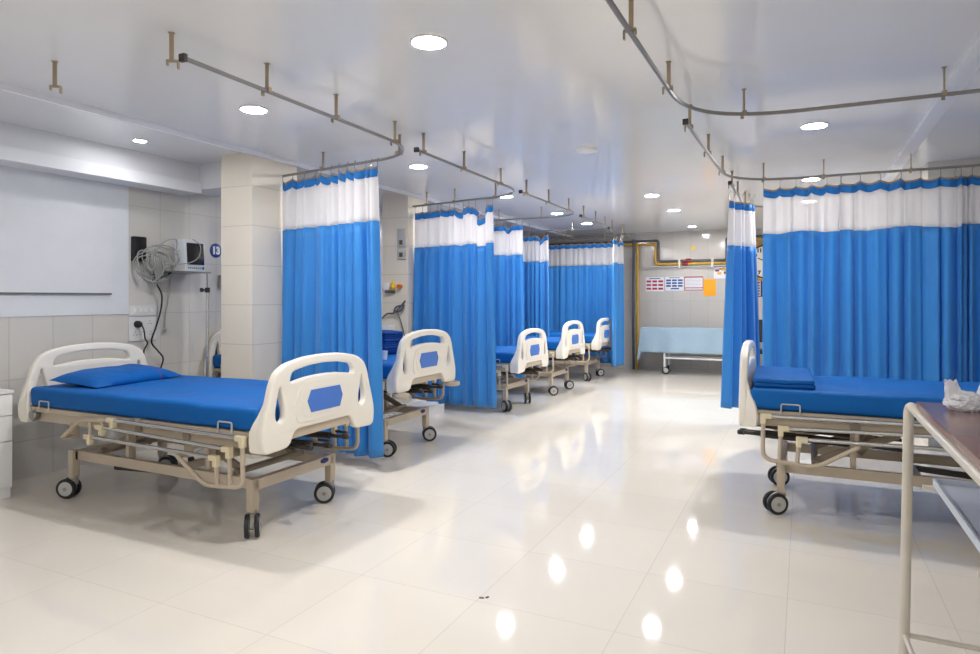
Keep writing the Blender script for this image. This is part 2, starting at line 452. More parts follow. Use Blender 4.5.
track([(-0.615, 1.6), (-0.60, 4.0), (XR, 4.02)], 'bare curtain track sweeping over the front of the right bed', [0.95, 1.72, 2.46, 3.42, 4.4], 0.62)
track([(-0.625, 3.97), (-0.60, 6.25), (XR, 6.26)], 'curtain track sweeping behind the right bed, holding the wide curtains', [0.15, 0.95, 1.75, 2.33, 2.81, 3.44, 4.2], 0.62)
track([(-0.595, 6.25), (-0.60, 8.15), (XR, 8.15)], 'curtain track at the far right holding the narrow gathered curtain', [0.2, 0.8, 1.5, 2.2, 3.0], 0.6)
for x, y, lb in [(-3.36, 1.99, 'lone ceiling hanger at the far left without a rail'), (-2.53, 2.0, 'lone ceiling hanger next to the open end of the near track')]:
    h = link('ceiling_hanger', HM, None, (x, y, ZT)); h.rotation_euler = (0, 0, R(35)); tag(h, lb, 'ceiling hanger', 'lone ceiling hangers')

# ------------------------------------------------------------------ curtains
def curtain(path, label, pleats, seed, gather=0.0, amp=0.038, spread=0.0, ztop=2.262, znet=1.872, zbot=0.185, hooks=10, dips=(), dense=7, netedge=0.0, sag=0.014):
    rnd = random.Random(seed)
    pd = resample([(x, y, 0) for x, y in path]); Ltot = pd[1][-1]
    o = empty('bed_curtain', (path[0][0], path[0][1], 0), label, 'curtain', 'blue bed curtains')
    org = Vector((path[0][0], path[0][1], 0))
    ph = [rnd.uniform(0, 2 * PI) for _ in range(6)]
    fr = [rnd.uniform(0.55, 0.9), rnd.uniform(1.6, 2.3), rnd.uniform(0.2, 0.4)]
    def P(t, z):
        zf = (z - zbot) / (2.25 - zbot)
        p = t * (1 + gather) - gather * t * t
        p = p + spread * (1 - zf) * (p - 0.5)
        pos, tg = at_len(pd, p * Ltot) if 0 <= p <= 1 else (pd[0][0] + (pd[0][-1] - pd[0][0]) * p, (pd[0][-1] - pd[0][0]).normalized())
        nrm = Vector((-tg.y, tg.x, 0))
        k = 2 * PI * pleats * t
        wob = 0.5 * math.sin(2.2 * k / pleats + ph[3])
        A = amp * (0.45 + 0.55 * max(0.0, 1 - zf) ** 0.5)
        off = math.sin(k + ph[0] + 1.2 * math.sin(k * fr[2] + ph[4]) + 0.35 * (1 - zf) * math.sin(k * 0.13 + ph[5]))
        off += 0.45 * math.sin(k * fr[0] + ph[1] + 0.8 * wob) + 0.22 * math.sin(k * fr[1] + ph[2] + 1.5 * zf)
        lat = 0.35 * A * math.cos(k + ph[0])
        return pos + nrm * (off * A * 0.95) + tg * lat - org
    def dip(t):
        d = sag * abs(math.sin(PI * t * (hooks - 1))) ** 0.7
        for (c, wd, dp) in dips:
            d += dp * max(0.0, 1 - abs(t - c) / wd)
        return d
    nu = int(pleats * dense)
    ncut = lambda t: znet + netedge * math.sin(9 * t + ph[1]) - 0.25 * (dip(t) if dips else 0)
    def strip(name, z0f, z1f, nv, m, parent):
        b = MB()
        def fn(u, v):
            z0, z1 = z0f(u), z1f(u); z = z0 + (z1 - z0) * v
            q = P(u, z); return (q.x, q.y, z)
        b.grid(fn, nu, nv)
        ob = b.build(name, m, parent, smooth=180, fix=False)
        sm = ob.modifiers.new('thickness', 'SOLIDIFY'); sm.thickness = 0.0016; sm.offset = 0
        return ob
    zt = lambda t: ztop - dip(t)
    zh = lambda t: ztop - dip(t) - 0.062
    strip('drape', lambda t: zbot + 0.012 * math.sin(5 * t + ph[0]), ncut, 22, M['curtain'], o)
    strip('net_panel', ncut, zh, 8, M['net'], o)
    hd = strip('header_band', zh, zt, 2, M['header'], o)
    strip('heading_tape', zt, lambda t: zt(t) + 0.014, 1, M['tape'], hd)
    hk = MB().tube([(0, 0, 0), (0, 0, 0.05), (0.006, 0, 0.062), (0.012, 0, 0.05)], 0.0028, 6).mesh('hook', M['steel'])
    for i in range(hooks):
        t = (i + 0.02) / (hooks - 1) if i < hooks - 1 else 0.995
        if any(abs(t - c) < wd * 0.75 for c, wd, dp in dips): continue
        q = P(t, ztop); zz = zt(t)
        k = link('hook', hk, o, (q.x, q.y, zz)); k.scale = (1, 1, max(0.4, (ZT - zz) / 0.06))
    return o
curtain([(-3.985, 4.22), (-2.85, 3.985)], 'blue curtain with white net top, nearest, beside the near tiled pillar', 10, 3, 0.45, 0.040, 0.08, hooks=12, ztop=2.285, zbot=0.125, sag=0.03, dense=11)
curtain([(-3.975, 6.31), (-2.86, 6.03)], 'blue curtain with drooping top corner beside the far pillar, second from the camera', 10, 11, 0.2, 0.045, 0.08, hooks=13, zbot=0.165, dips=((0.83, 0.10, 0.15), (0.55, 0.04, 0.04)), sag=0.02, dense=11)
curtain([(-4.5, 7.87), (-3.31, 7.87)], 'blue curtain behind the third left bed, third in the row', 11, 21, 0.2, 0.028, 0.03, hooks=12, dips=((0.8, 0.05, 0.05),), dense=10)
curtain([(-4.6, 9.49), (-3.55, 9.47)], 'narrow-looking blue curtain behind the fourth left bed, fourth in the row', 11, 31, 0.2, 0.04, 0.05, hooks=12, dips=((0.86, 0.06, 0.08),), dense=10)
curtain([(-4.75, 11.03), (-3.05, 11.03), (-2.84, 11.0), (-2.74, 10.85), (-2.725, 10.6), (-2.755, 10.34)], 'farthest blue curtain on the left, next to the end wall pipes', 24, 41, 0.15, 0.03, 0.03, hooks=20, dips=((0.9, 0.03, 0.05),), ztop=2.25, sag=0.02)
curtain([(-0.635, 6.72), (-0.44, 7.05)], 'narrow gathered blue curtain hanging left of the wide right curtains', 5, 51, 0.0, 0.045, 0.55, hooks=6, dense=18, ztop=2.24, znet=1.81, zbot=0.23)
curtain([(-0.31, 6.25), (0.30, 6.24)], 'left part of the wide blue curtain behind the right bed', 5, 61, 0.1, 0.036, 0.0, hooks=6, dense=16, netedge=0.01, sag=0.025)
curtain([(0.29, 6.22), (1.13, 6.23)], 'middle part of the wide blue curtain behind the right bed', 7, 75, 0.0, 0.038, 0.0, hooks=7, dense=14, netedge=0.012, sag=0.025)
curtain([(1.10, 6.29), (2.18, 6.28)], 'rightmost blue curtain at the edge of the picture behind the right bed', 10, 81, 0.0, 0.05, 0.0, hooks=11, dense=11, znet=1.885)

# ------------------------------------------------------------------ hospital bed
def holed_plate(outer, holes, thick, bev, name, m):
    """outline and holes in (y, z); plate thickness along x"""
    cu = bpy.data.curves.new(name, 'CURVE'); cu.dimensions = '2D'; cu.fill_mode = 'BOTH'
    cu.extrude = thick / 2 - bev; cu.bevel_depth = bev; cu.bevel_resolution = 2; cu.offset = -bev
    for pts in [outer] + holes:
        sp = cu.splines.new('POLY'); sp.points.add(len(pts) - 1)
        for p, (a, b) in zip(sp.points, pts): p.co = (a, b, 0, 1)
        sp.use_cyclic_u = True
    ob = bpy.data.objects.new(name, cu); COL.objects.link(ob)
    dg = bpy.context.evaluated_depsgraph_get()
    me = bpy.data.meshes.new_from_object(ob.evaluated_get(dg))
    bpy.data.objects.remove(ob); bpy.data.curves.remove(cu)
    me.transform(Matrix(((0, 0, 1, 0), (1, 0, 0, 0), (0, 1, 0, 0), (0, 0, 0, 1))))
    me.materials.clear(); me.materials.append(m); me.name = name
    b = bmesh.new(); b.from_mesh(me); bmesh.ops.remove_doubles(b, verts=b.verts, dist=0.0004); b.to_mesh(me); b.free()
    me.polygons.foreach_set('use_smooth', [True] * len(me.polygons)); me.set_sharp_from_angle(angle=R(45))
    return me
def round2(pts, rad, n=4):
    out = []; k = len(pts)
    for i in range(k):
        a, b, c = Vector(pts[i - 1]), Vector(pts[i]), Vector(pts[(i + 1) % k])
        u, w_ = a - b, c - b; rr = min(rad, u.length * 0.45, w_.length * 0.45)
        p, q = b + u.normalized() * rr, b + w_.normalized() * rr
        for j in range(n + 1):
            t = j / n; v = p * (1 - t) ** 2 + b * 2 * t * (1 - t) + q * t * t; out.append((v.x, v.y))
    return out
half = [(0.315, 0.50), (0.535, 0.49), (0.545, 0.60), (0.52, 0.68), (0.49, 0.76), (0.462, 0.85), (0.425, 0.91), (0.34, 0.952), (0.18, 0.977)]
half = [(a * 0.89, b) for a, b in half]
outer = [(0.245, 0.588)] + half + [(0, 0.984)] + [(-a, b) for a, b in reversed(half)] + [(-0.245, 0.588)]
outer = round2(outer, 0.045)
slot = round2([(0.265, 0.905), (0.13, 0.928), (0, 0.934), (-0.13, 0.928), (-0.265, 0.905), (-0.285, 0.842), (-0.13, 0.864), (0, 0.868), (0.13, 0.864), (0.285, 0.842)], 0.03)
ear = [(0.352, 0.84), (0.342, 0.80), (0.318, 0.70), (0.322, 0.655), (0.352, 0.635), (0.385, 0.66), (0.388, 0.71), (0.366, 0.80)]
earL = round2(ear, 0.02); earR = round2([(-a, b) for a, b in ear], 0.02)
board_me = holed_plate(outer, [slot, earL, earR], 0.046, 0.011, 'end_board', M['abs'])
# raised moulding and thick side feet joined into the board mesh
bb = MB(); bb.bm.from_mesh(board_me)
ridge = round2([(-0.23, 0.62), (0.23, 0.62), (0.25, 0.70), (0.21, 0.82), (0.1, 0.838), (-0.1, 0.838), (-0.21, 0.82), (-0.25, 0.70)], 0.04)
bb.prism(ridge, 'YZ', 0.018, 0.0275)
bb.prism(round2([(-0.18, 0.645), (0.18, 0.645), (0.205, 0.73), (0.18, 0.805), (-0.18, 0.805), (-0.205, 0.73)], 0.03), 'YZ', 0.02, 0.030)
for s in (-1, 1):
    lv = [(0.50, 0.476, -0.075), (0.51, 0.4775, -0.082), (0.56, 0.481, -0.084), (0.61, 0.482, -0.080), (0.65, 0.470, -0.066), (0.69, 0.456, -0.048), (0.73, 0.444, -0.034), (0.77, 0.432, -0.022)]
    R1 = []
    for z_, yo, dx in lv:
        a_, b_ = s * (yo - 0.002), s * (yo - 0.034)
        R1.append([bb.bm.verts.new(p) for p in ((0.0, a_, z_), (dx + 0.008, a_, z_), (dx, (a_ * 0.7 + b_ * 0.3), z_), (dx + 0.004, b_, z_), (0.0, b_, z_))])
    for A_, B_ in zip(R1, R1[1:]):
        for k in range(5): bb.bm.faces.new((A_[k], A_[(k + 1) % 5], B_[(k + 1) % 5], B_[k]))
    bb.bm.faces.new(list(reversed(R1[0]))); bb.bm.faces.new(R1[-1])
board_me2 = bb.mesh('end_board', M['abs'], 45)
panel_me = MB().prism([(-0.155, 0.73), (-0.125, 0.79), (0.125, 0.79), (0.15, 0.73), (0.125, 0.665), (-0.125, 0.665)], 'YZ', 0.029, 0.033).mesh('blue_inlay', M['blue_panel'], 30)
crossbar_me = MB().box((-0.012, 0, 0.563), (0.04, 0.54, 0.05), None, 0.006).mesh('board_crossbar', M['beige'])

def mattress_mesh():
    L_, W_, T_ = 1.99, 0.92, 0.125
    b = bmesh.new(); bmesh.ops.create_cube(b, size=1)
    for v in b.verts: v.co = Vector((v.co.x * L_, v.co.y * W_, v.co.z * T_))
    bmesh.ops.bevel(b, geom=list(b.edges), offset=0.03, segments=4, affect='EDGES', profile=0.5)
    bmesh.ops.subdivide_edges(b, edges=[e for e in b.edges if e.calc_length() > 0.3], cuts=14, use_grid_fill=True)
    for v in b.verts:
        n1 = noise.noise(v.co * 3.0); n2 = noise.noise(v.co * 9 + Vector((3, 1, 5)))
        if v.co.z > 0: v.co.z += 0.008 * n1 + 0.002 * n2
        else: v.co.z += 0.0
        if abs(v.co.y) > 0.38: v.co.y += 0.006 * n2 + 0.006 * noise.noise(Vector((v.co.x * 14, v.co.z * 4, 0)))
    mb = MB(); mb.merge(b, Matrix.Translation((-1.065, 0, 0.665)))
    me = mb.mesh('mattress', M['sheet'], 60); return me
MAT_ME = mattress_mesh()

def build_bed():
    root = empty('hospital_bed', (0, 0, 0), 'x', 'bed', 'hospital beds')
    up = []
    def U(o): up.append(o); return o
    fb = U(link('footboard', board_me2, root, (-0.03, 0, 0)))
    link('blue_inlay', panel_me, fb); link('board_crossbar', crossbar_me, fb)
    hb = U(link('headboard', board_me2, root, (-2.12, 0, 0))); hb.rotation_euler = (0, 0, PI)
    link('blue_inlay', panel_me, hb); link('board_crossbar', crossbar_me, hb)
    U(link('mattress', MAT_ME, root))
    b = MB()
    for s in (-1, 1):
        b.bar((-0.07, s * 0.435, 0.585), (-1.00, s * 0.435, 0.585), 0.04, 0.03, 0.004)
        b.bar((-1.08, s * 0.435, 0.585), (-2.06, s * 0.435, 0.585), 0.04, 0.03, 0.004)
        b.bar((-0.07, s * 0.41, 0.535), (-2.06, s * 0.41, 0.535), 0.035, 0.06, 0.004)
    for x in (-0.09, -0.55, -1.0, -1.45, -2.04):
        b.bar((x, -0.42, 0.55), (x, 0.42, 0.55), 0.03, 0.03, 0.003)
    pf = U(b.build('platform_frame', M['beige'], root))
    for x0, x1 in ((-0.09, -0.62), (-0.64, -0.98), (-1.0, -2.03)):
        MB().b2((x1, -0.415, 0.592), (x0, 0.415, 0.604)).build('deck_panel', M['deckgrey'], pf)
    for s in (-1, 1):
        for x in (-0.62, -1.02):
            pc = MB().lathe([(0.028, 0), (0.028, 0.012), (0.014, 0.014)], (0, 0, 0), 'Y', 14).build('pivot_cap', M['beige_dark'], pf, (x, s * 0.428, 0.535)); pc.rotation_euler = (0, 0, 0 if s > 0 else PI)
    for s in (-1, 1):
        for x in (-0.24, -1.83):
            pth = smooth_path([(x, s * 0.467, 0.59), (x, s * 0.467, 0.645), (x - 0.10, s * 0.467, 0.645), (x - 0.10, s * 0.467, 0.59)], 0.012, 4)
            U(MB().tube(pth, 0.0045, 8).build('mattress_retainer', M['hub'], root))
        # folded-down side rail: bent tube, three steel tubes, ivory joints
        y = s * 0.485
        top = [(-0.145, 0.572), (-0.24, 0.507), (-0.335, 0.452)]
        hd = [(-1.18, 0.585), (-1.28, 0.535), (-1.39, 0.468)]
        b = MB()
        b.tube(smooth_path([(-0.145, y, 0.572), (-0.14, y, 0.318), (-0.42, y, 0.298), (-0.63, y, 0.43)], 0.06, 6), 0.0125, 10)
        for x, z in top[1:]: b.tube([(x, y, z), (x + 0.01, y, 0.315)], 0.0115, 10)
        b.tube([(-0.63, y, 0.43), (-0.63, s * 0.41, 0.43)], 0.014, 8); b.bar((-0.63, s * 0.41, 0.41), (-0.63, s * 0.41, 0.52), 0.05, 0.02, 0.002)
        sr = U(b.build('side_rail', M['beige'], root))
        b = MB()
        b.tube(smooth_path([(hd[0][0], y, hd[0][1]), (-1.48, y, 0.565), (-1.66, y, 0.44)], 0.05, 5), 0.0125, 10)
        b.tube([(hd[1][0], y, 0.53), (hd[1][0], y, 0.578)], 0.011, 8); b.tube([(hd[2][0], y, 0.468), (hd[2][0], y, 0.573)], 0.011, 8)
        b.tube([(-1.66, y, 0.44), (-1.66, s * 0.41, 0.44)], 0.014, 8); b.bar((-1.66, s * 0.41, 0.42), (-1.66, s * 0.41, 0.52), 0.05, 0.02, 0.002)
        b.build('rail_arm', M['beige'], sr)
        for (x0, z0), (x1, z1) in zip(top, hd):
            MB().tube([(x0, y, z0), (x1, y, z1)], 0.0115, 12).build('rail_tube', M['chrome'], sr)
        for (x, z) in top + hd:
            jb = MB().box((-0.014, 0, 0), (0.062, 0.032, 0.029), None, 0.007)
            jb.box((0.002, 0, -0.026), (0.030, 0.032, 0.042), None, 0.007)
            jb.lathe([(0.007, -0.001), (0.007, 0.003)], (0.004, s * 0.016, 0.002), 'Y', 10)
            jb.build('rail_joint', M['cream'], sr, (x, y, z))
    # base frame
    b = MB()
    for s in (-1, 1):
        b.bar((-0.24, s * 0.30, 0.275), (-1.80, s * 0.30, 0.275), 0.035, 0.06, 0.004)
        for x in (-0.235, -1.80): b.bar((x, s * 0.325, 0.13), (x, s * 0.325, 0.31), 0.05, 0.045, 0.004)
    for x in (-0.235, -1.80): b.bar((x, -0.335, 0.275), (x, 0.335, 0.275), 0.045, 0.06, 0.004)
    b.bar((-0.95, -0.30, 0.26), (-0.95, 0.30, 0.26), 0.04, 0.04, 0.003)
    bf = b.build('base_frame', M['beige'], root)
    MB().lathe([(0.03, 0), (0.03, 0.004), (0.024, 0.006)], (0, 0, 0), 'X', 20).build('maker_badge', M['ink_navy'], bf, (-0.2115, 0.24, 0.285)).scale = (1, 1.2, 0.55)
    for x in (-0.62, -1.32):
        for s in (-1, 1):
            b = MB(); b.bar((x, s * 0.27, 0.29), (x + 0.0, s * 0.27, 0.52), 0.05, 0.03, 0.003); b.build('lift_post', M['beige'], root)
    for x, dx in ((-0.42, -0.42), (-1.62, 0.42)):
        b = MB()
        for s in (-1, 1):
            b.bar((x, s * 0.22, 0.31), (x + dx, s * 0.22, 0.50), 0.018, 0.045, 0.004)
        b.tube([(x, -0.27, 0.31), (x, 0.27, 0.31)], 0.02, 12); b.tube([(x + dx, -0.25, 0.50), (x + dx, 0.25, 0.50)], 0.02, 12)
        for s in (-1, 1): b.bar((x + dx * 0.55, s * 0.1, 0.36), (x + dx * 0.75, s * 0.1, 0.47), 0.02, 0.06, 0.004)
        b.build('lift_lever', M['beige_dark'], root)
    b = MB(); b.bar((-1.55, -0.2, 0.20), (-0.95, -0.2, 0.235), 0.05, 0.03, 0.003); b.bar((-0.95, -0.2, 0.235), (-0.92, -0.2, 0.28), 0.03, 0.02)
    b.build('foot_lever', M['dark'], root)
    for yy, zz in ((-0.16, 0.475), (0.0, 0.455), (0.16, 0.475)):
        b = MB()
        b.tube([(0.03, yy, zz), (-0.9, yy, zz - 0.03)], 0.011, 10); b.tube([(-0.10, yy, zz - 0.003), (-0.62, yy, zz - 0.02)], 0.02, 12)
        cr = U(b.build('crank_screw', M['dark'], root))
        h = MB(); h.lathe([(0.010, -0.03), (0.016, -0.025), (0.016, 0.012), (0.010, 0.018)], (0.02, yy, zz), 'X', 14); h.tube([(0.0, yy, zz), (-0.01, yy + 0.05, zz + 0.012), (-0.10, yy + 0.055, zz + 0.012)], 0.009, 8)
        h.build('crank_handle', M['dark'], cr)
    for s in (-1, 1):
        for x in (-0.115, -2.01):
            bmp = MB().lathe([(0.001, -0.018), (0.03, -0.018), (0.036, -0.01), (0.036, 0.01), (0.03, 0.018), (0.001, 0.018)], (0, 0, 0), 'Y', 18)
            U(bmp.build('corner_roller', M['steel'], root, (x, s * 0.452, 0.545)))
    MB().lathe([(0.018, 0), (0.018, 0.014), (0.012, 0.018)], (0, 0, 0), 'Y', 14).build('red_release', M['red'], root, (-0.575, -0.29, 0.47)).rotation_euler = (0, 0, PI)
    # casters
    WR = 0.064
    fork = MB()
    fork.lathe([(0.022, 0.085), (0.026, 0.13), (0.022, 0.15)], (0, 0, 0), 'Z', 14)
    fork.prism(round2([(-0.028, 0.125), (0.03, 0.128), (0.07, 0.105), (0.075, 0.05), (0.02, 0.045), (-0.02, 0.085)], 0.02), 'XZ', -0.011, 0.011)
    fork.lathe([(0.012, -0.044), (0.012, 0.044)], (0.035, 0, WR), 'Y', 10)
    fork_me = fork.mesh('caster', M['fork'])
    tyre_me = MB().lathe([(0.046, -0.011), (WR - 0.005, -0.012), (WR, -0.006), (WR, 0.006), (WR - 0.005, 0.012), (0.046, 0.011)], (0, 0, 0), 'Y', 28).mesh('tyre', M['rubber'])
    hub_me = MB().lathe([(0.001, -0.014), (0.02, -0.0145), (0.045, -0.012), (0.048, -0.008), (0.048, 0.008), (0.045, 0.012), (0.02, 0.0145), (0.001, 0.014)], (0, 0, 0), 'Y', 24).mesh('hub', M['hub'])
    for i, (x, y) in enumerate([(-0.235, -0.325), (-0.235, 0.325), (-1.80, -0.325), (-1.80, 0.325)]):
        c = link('caster', fork_me, root, (x, y, 0)); c['slot'] = i
        for s in (-1, 1):
            link('tyre', tyre_me, c, (0.035, s * 0.027, WR)); link('hub', hub_me, c, (0.035, s * 0.027, WR))
    for o in up: o['lifts'] = 1
    return root

def lower_bumpers(root):
    for y in (-0.42, 0.42):
        b = MB().lathe([(0.001, -0.02), (0.055, -0.02), (0.07, -0.012), (0.07, 0.012), (0.055, 0.02), (0.001, 0.02)], (0, 0, 0), 'Z', 22)
        b.bar((0, 0, 0), (-0.06, -y * 0.1, 0.03), 0.03, 0.03)
        b.build('corner_bumper', M['beige'], root, (-0.01, y, 0.525))

proto = build_bed()
specs = [
    (-2.485, 2.985, 0.0, -0.005, (-48, 215, 205, 30), 'nearest left hospital bed with flat blue sheet and pillow, in front of the near pillar'),
    (-2.865, 4.775, 0.0, 0.05, (20, 35, 60, 10), 'left hospital bed with round tan corner bumpers, between the first and second curtains'),
    (-2.85, 7.16, 0.0, -0.04, (-40, -60, 30, 10), 'left hospital bed just beyond the second blue curtain, third from the camera'),
    (-2.80, 8.52, 0.0, 0.01, (30, 40, 10, 20), 'left hospital bed fourth from the camera, between the third and fourth curtains'),
    (-2.835, 10.22, 0.0, 0.0, (-45, 40, 10, 20), 'farthest left hospital bed, in front of the farthest left curtain'),
    (-0.355, 4.64, PI, 0.035, (20, 30, 20, 200), 'right hospital bed with its end board toward the aisle, in front of the wide curtains'),
]
copies = [proto] + [copy_tree(proto) for _ in specs[1:]]
for root, (x, y, rz, lift, cang, label) in zip(copies, specs):
    root.location = (x, y, 0); root.rotation_euler = (0, 0, rz); root['label'] = label
    for ch in [k for k in bpy.data.objects if k.parent is root]:
        if ch.get('lifts'):
            ch.location.z += lift
        if 'slot' in ch.keys():
            ch.rotation_euler = (0, 0, R(cang[ch['slot']]))
for ch in [k for k in bpy.data.objects if k.parent is copies[5] and k.name.startswith('crank_screw')]:
    ch.location.z -= 0.072; ch.location.x -= 0.012
for o in list(bpy.data.objects):
    for k in ('lifts', 'slot'):
        if k in o.keys(): del o[k]
lower_bumpers(copies[1])

# ------------------------------------------------------------------ pillows and bedding
def pillow_mesh(lx, ly, h, seed, corner=1.0):
    b = MB(); n = 26
    def f(u, v, s):
        a, c = u * 2 - 1, v * 2 - 1
        e = max(0.0, (1 - abs(a) ** 3.2)) ** 0.55 * max(0.0, (1 - abs(c) ** 3.6)) ** 0.55
        pin = 1 - 0.05 * (1 - abs(a) ** 2) * (abs(c) ** 6) - 0.05 * (1 - abs(c) ** 2) * (abs(a) ** 6)
        z = h * 0.5 * e * s
        z += 0.010 * noise.noise(Vector((a * 2 + seed, c * 3, s))) * e
        if s < 0: z = max(z, -h * 0.5) * 0.35
        return (a * lx / 2 * pin, c * ly / 2 * pin, z + h * 0.5 * 0.35)
    for s in (1, -1): b.grid(lambda u, v: f(u, v, s), n, n)
    bmesh.ops.remove_doubles(b.bm, verts=b.bm.verts, dist=0.0005)
    return b.mesh('pillow', M['pillow'], 80)
p = link('pillow', pillow_mesh(0.42, 0.70, 0.145, 2), None, (-4.27, 2.96, 0.722)); p.rotation_euler = (0, R(4), R(6))
tag(p, 'puffy blue pillow with thin red line on the nearest left bed', 'pillow')
def folded(lx, ly, h, name, m, seed):
    b = MB(); k = max(2, int(h / 0.022)); rnd = random.Random(seed)
    for i in range(k):
        t = h / k; bx = bmesh.new(); bmesh.ops.create_cube(bx, size=1)
        sx, sy = lx + rnd.uniform(-.012, .012), ly + rnd.uniform(-.012, .012)
        for v in bx.verts: v.co = Vector((v.co.x * sx, v.co.y * sy, v.co.z * t * 1.12))
        bmesh.ops.bevel(bx, geom=list(bx.edges), offset=t * 0.42, segments=3, affect='EDGES', profile=0.5)
        bmesh.ops.subdivide_edges(bx, edges=[e for e in bx.edges if e.calc_length() > 0.1], cuts=6, use_grid_fill=True)
        for v in bx.verts: v.co.z += 0.006 * noise.noise(v.co * 6 + Vector((seed, 0, i * 0.2)))
        b.merge(bx, Matrix.Translation((rnd.uniform(-.004, .004), rnd.uniform(-.004, .004), t * (i + 0.55))))
    return b.mesh(name, m, 70)
p = link('folded_pillow_cover', folded(0.33, 0.74, 0.052, 'folded_pillow_cover', M['pillow'], 5), None, (-0.115, 4.60, 0.765)); p.rotation_euler = (0, 0, R(2))
tag(p, 'flat folded blue pillow at the aisle end of the right bed', 'pillow')
p = link('folded_blanket', folded(0.5, 0.3, 0.20, 'folded_blanket', M['darkblanket'], 8), None, (-3.66, 5.06, 0.786))
tag(p, 'stack of dark blue folded bedding on the bed behind the first curtain', 'blanket')
p = MB().lathe([(0.001, 0), (0.024, 0), (0.03, 0.075), (0.027, 0.075), (0.022, 0.006), (0.001, 0.006)], n=20).build('cup', M['white'], loc=(-3.17, 4.55, 0.782))
tag(p, 'small white cup on the bed behind the first curtain', 'cup')
p = link('pillow', pillow_mesh(0.42, 0.70, 0.15, 6), None, (-4.62, 4.78, 0.778)); tag(p, 'blue pillow on the second left bed, seen left of the near pillar', 'pillow')

# ------------------------------------------------------------------ bedside cabinet at far left
cb = empty('bedside_cabinet', (-4.85, 2.25, 0), 'white bedside cabinet with drawers at the far left edge', 'cabinet')
MB().b2((-0.19, -0.24, 0.06), (0.185, 0.24, 0.68), 0.004).build('body', M['cabinet'], cb)
MB().b2((-0.195, -0.245, 0.68), (0.205, 0.245, 0.70), 0.004).build('worktop', M['cabinet'], cb)
MB().b2((-0.18, -0.235, 0), (0.18, 0.235, 0.06)).build('plinth', M['cabinet'], cb)
for z0, z1 in ((0.54, 0.672), (0.372, 0.534), (0.07, 0.366)):
    d = MB().b2((0.185, -0.236, z0), (0.2, 0.236, z1), 0.003).build('drawer' if z0 > 0.1 else 'door', M['cabinet'], cb)

# ------------------------------------------------------------------ left wall fittings
wx = XL
c = MB().b2((wx, 3.60, 1.605), (wx + 0.05, 3.715, 1.815), 0.014).build('wall_box', M['black']); tag(c, 'black rounded box on the wall left of the cables', 'wall box')
def switch(y0, y1, z0, z1, label, rows, mn):
    nm = 'light_switch' if mn == 'rocker' else 'power_outlet'
    o = MB().b2((wx, y0, z0), (wx + 0.018, y1, z1), 0.004).build(nm, M['plate']); tag(o, label, 'switch panel')
    for (yy, zz) in rows:
        b = MB()
        if mn == 'rocker':
            b.box((wx + 0.02, yy, zz), (0.008, 0.022, 0.036), None, 0.002); b.build('rocker', M['ring'], o)
        else:
            for dy, dz in ((0, 0.014), (-0.012, -0.008), (0.012, -0.008)):
                b.lathe([(0.0042, 0), (0.0042, 0.0015)], (wx + 0.018, yy + dy, zz + dz), 'X', 10)
            b.build('socket', M['socket'], o)
    return o
switch(3.578, 3.828, 1.150, 1.235, 'white narrow switch strip above the socket panel on the left wall', [(3.63, 1.195), (3.68, 1.195), (3.73, 1.195), (3.785, 1.195)], 'rocker')
switch(3.578, 3.828, 0.940, 1.144, 'white socket panel with a black plug above the nearest left bed', [(3.64, 1.085), (3.765, 1.09), (3.63, 1.0), (3.70, 1.0), (3.775, 1.0)], 'socket')
b = MB().lathe([(0.03, 0), (0.03, 0.02), (0.02, 0.045), (0.008, 0.06)], (wx + 0.0195, 3.645, 1.08), 'X', 18)
b.tube(spline_path([(wx + 0.075, 3.645, 1.08), (wx + 0.10, 3.65, 1.03), (wx + 0.08, 3.675, 0.96), (wx + 0.075, 3.70, 0.92), (wx + 0.08, 3.665, 0.86), (wx + 0.08, 3.66, 0.78)], 6), 0.006, 8)
tag(b.build('plug', M['cable_dark']), 'black plug with short cord in the left wall socket', 'plug')
# monitor shelf
sh = empty('monitor_shelf', (wx, 3.96, 1.53), 'grey wall shelf holding the patient monitor', 'shelf')
MB().b2((0.0, -0.185, -0.012), (0.30, 0.20, 0.0), 0.003).build('shelf_plate', M['steel'], sh)
b = MB(); b.b2((0, -0.16, -0.09), (0.025, -0.10, -0.012), 0.004); b.bar((0.01, -0.13, -0.085), (0.2, -0.13, -0.015), 0.02, 0.012); b.build('bracket', M['dark'], sh)
mo = empty('patient_monitor', (wx + 0.19, 4.03, 1.53), 'white patient monitor with dark screen on the wall shelf', 'monitor')
b = MB(); b.prism(round2([(-0.065, 0), (0.062, 0), (0.066, 0.01), (0.05, 0.265), (0.02, 0.285), (-0.045, 0.27), (-0.065, 0.24)], 0.02), 'XZ', -0.105, 0.105); b.build('case', M['device'], mo)
tilt = Matrix.Rotation(R(-3.5), 3, 'Y')
MB().box((0.060, 0.004, 0.155), (0.010, 0.172, 0.19), tilt, 0.003).build('screen', M['screen'], mo)
b = MB()
for i in range(7): b.box((0.0665, -0.07 + i * 0.02, 0.032), (0.006, 0.012, 0.012), tilt, 0.002)
b.lathe([(0.012, 0), (0.012, 0.010)], (0.062, 0.078, 0.032), 'X', 14); b.build('key_strip', M['keyblue'], mo)
b = MB()
for zz in (0.10, 0.14, 0.18): b.lathe([(0.009, -0.115), (0.009, -0.105)], (-0.01, 0, zz), 'Y', 12)
b.build('lead_port', M['hub'], mo)
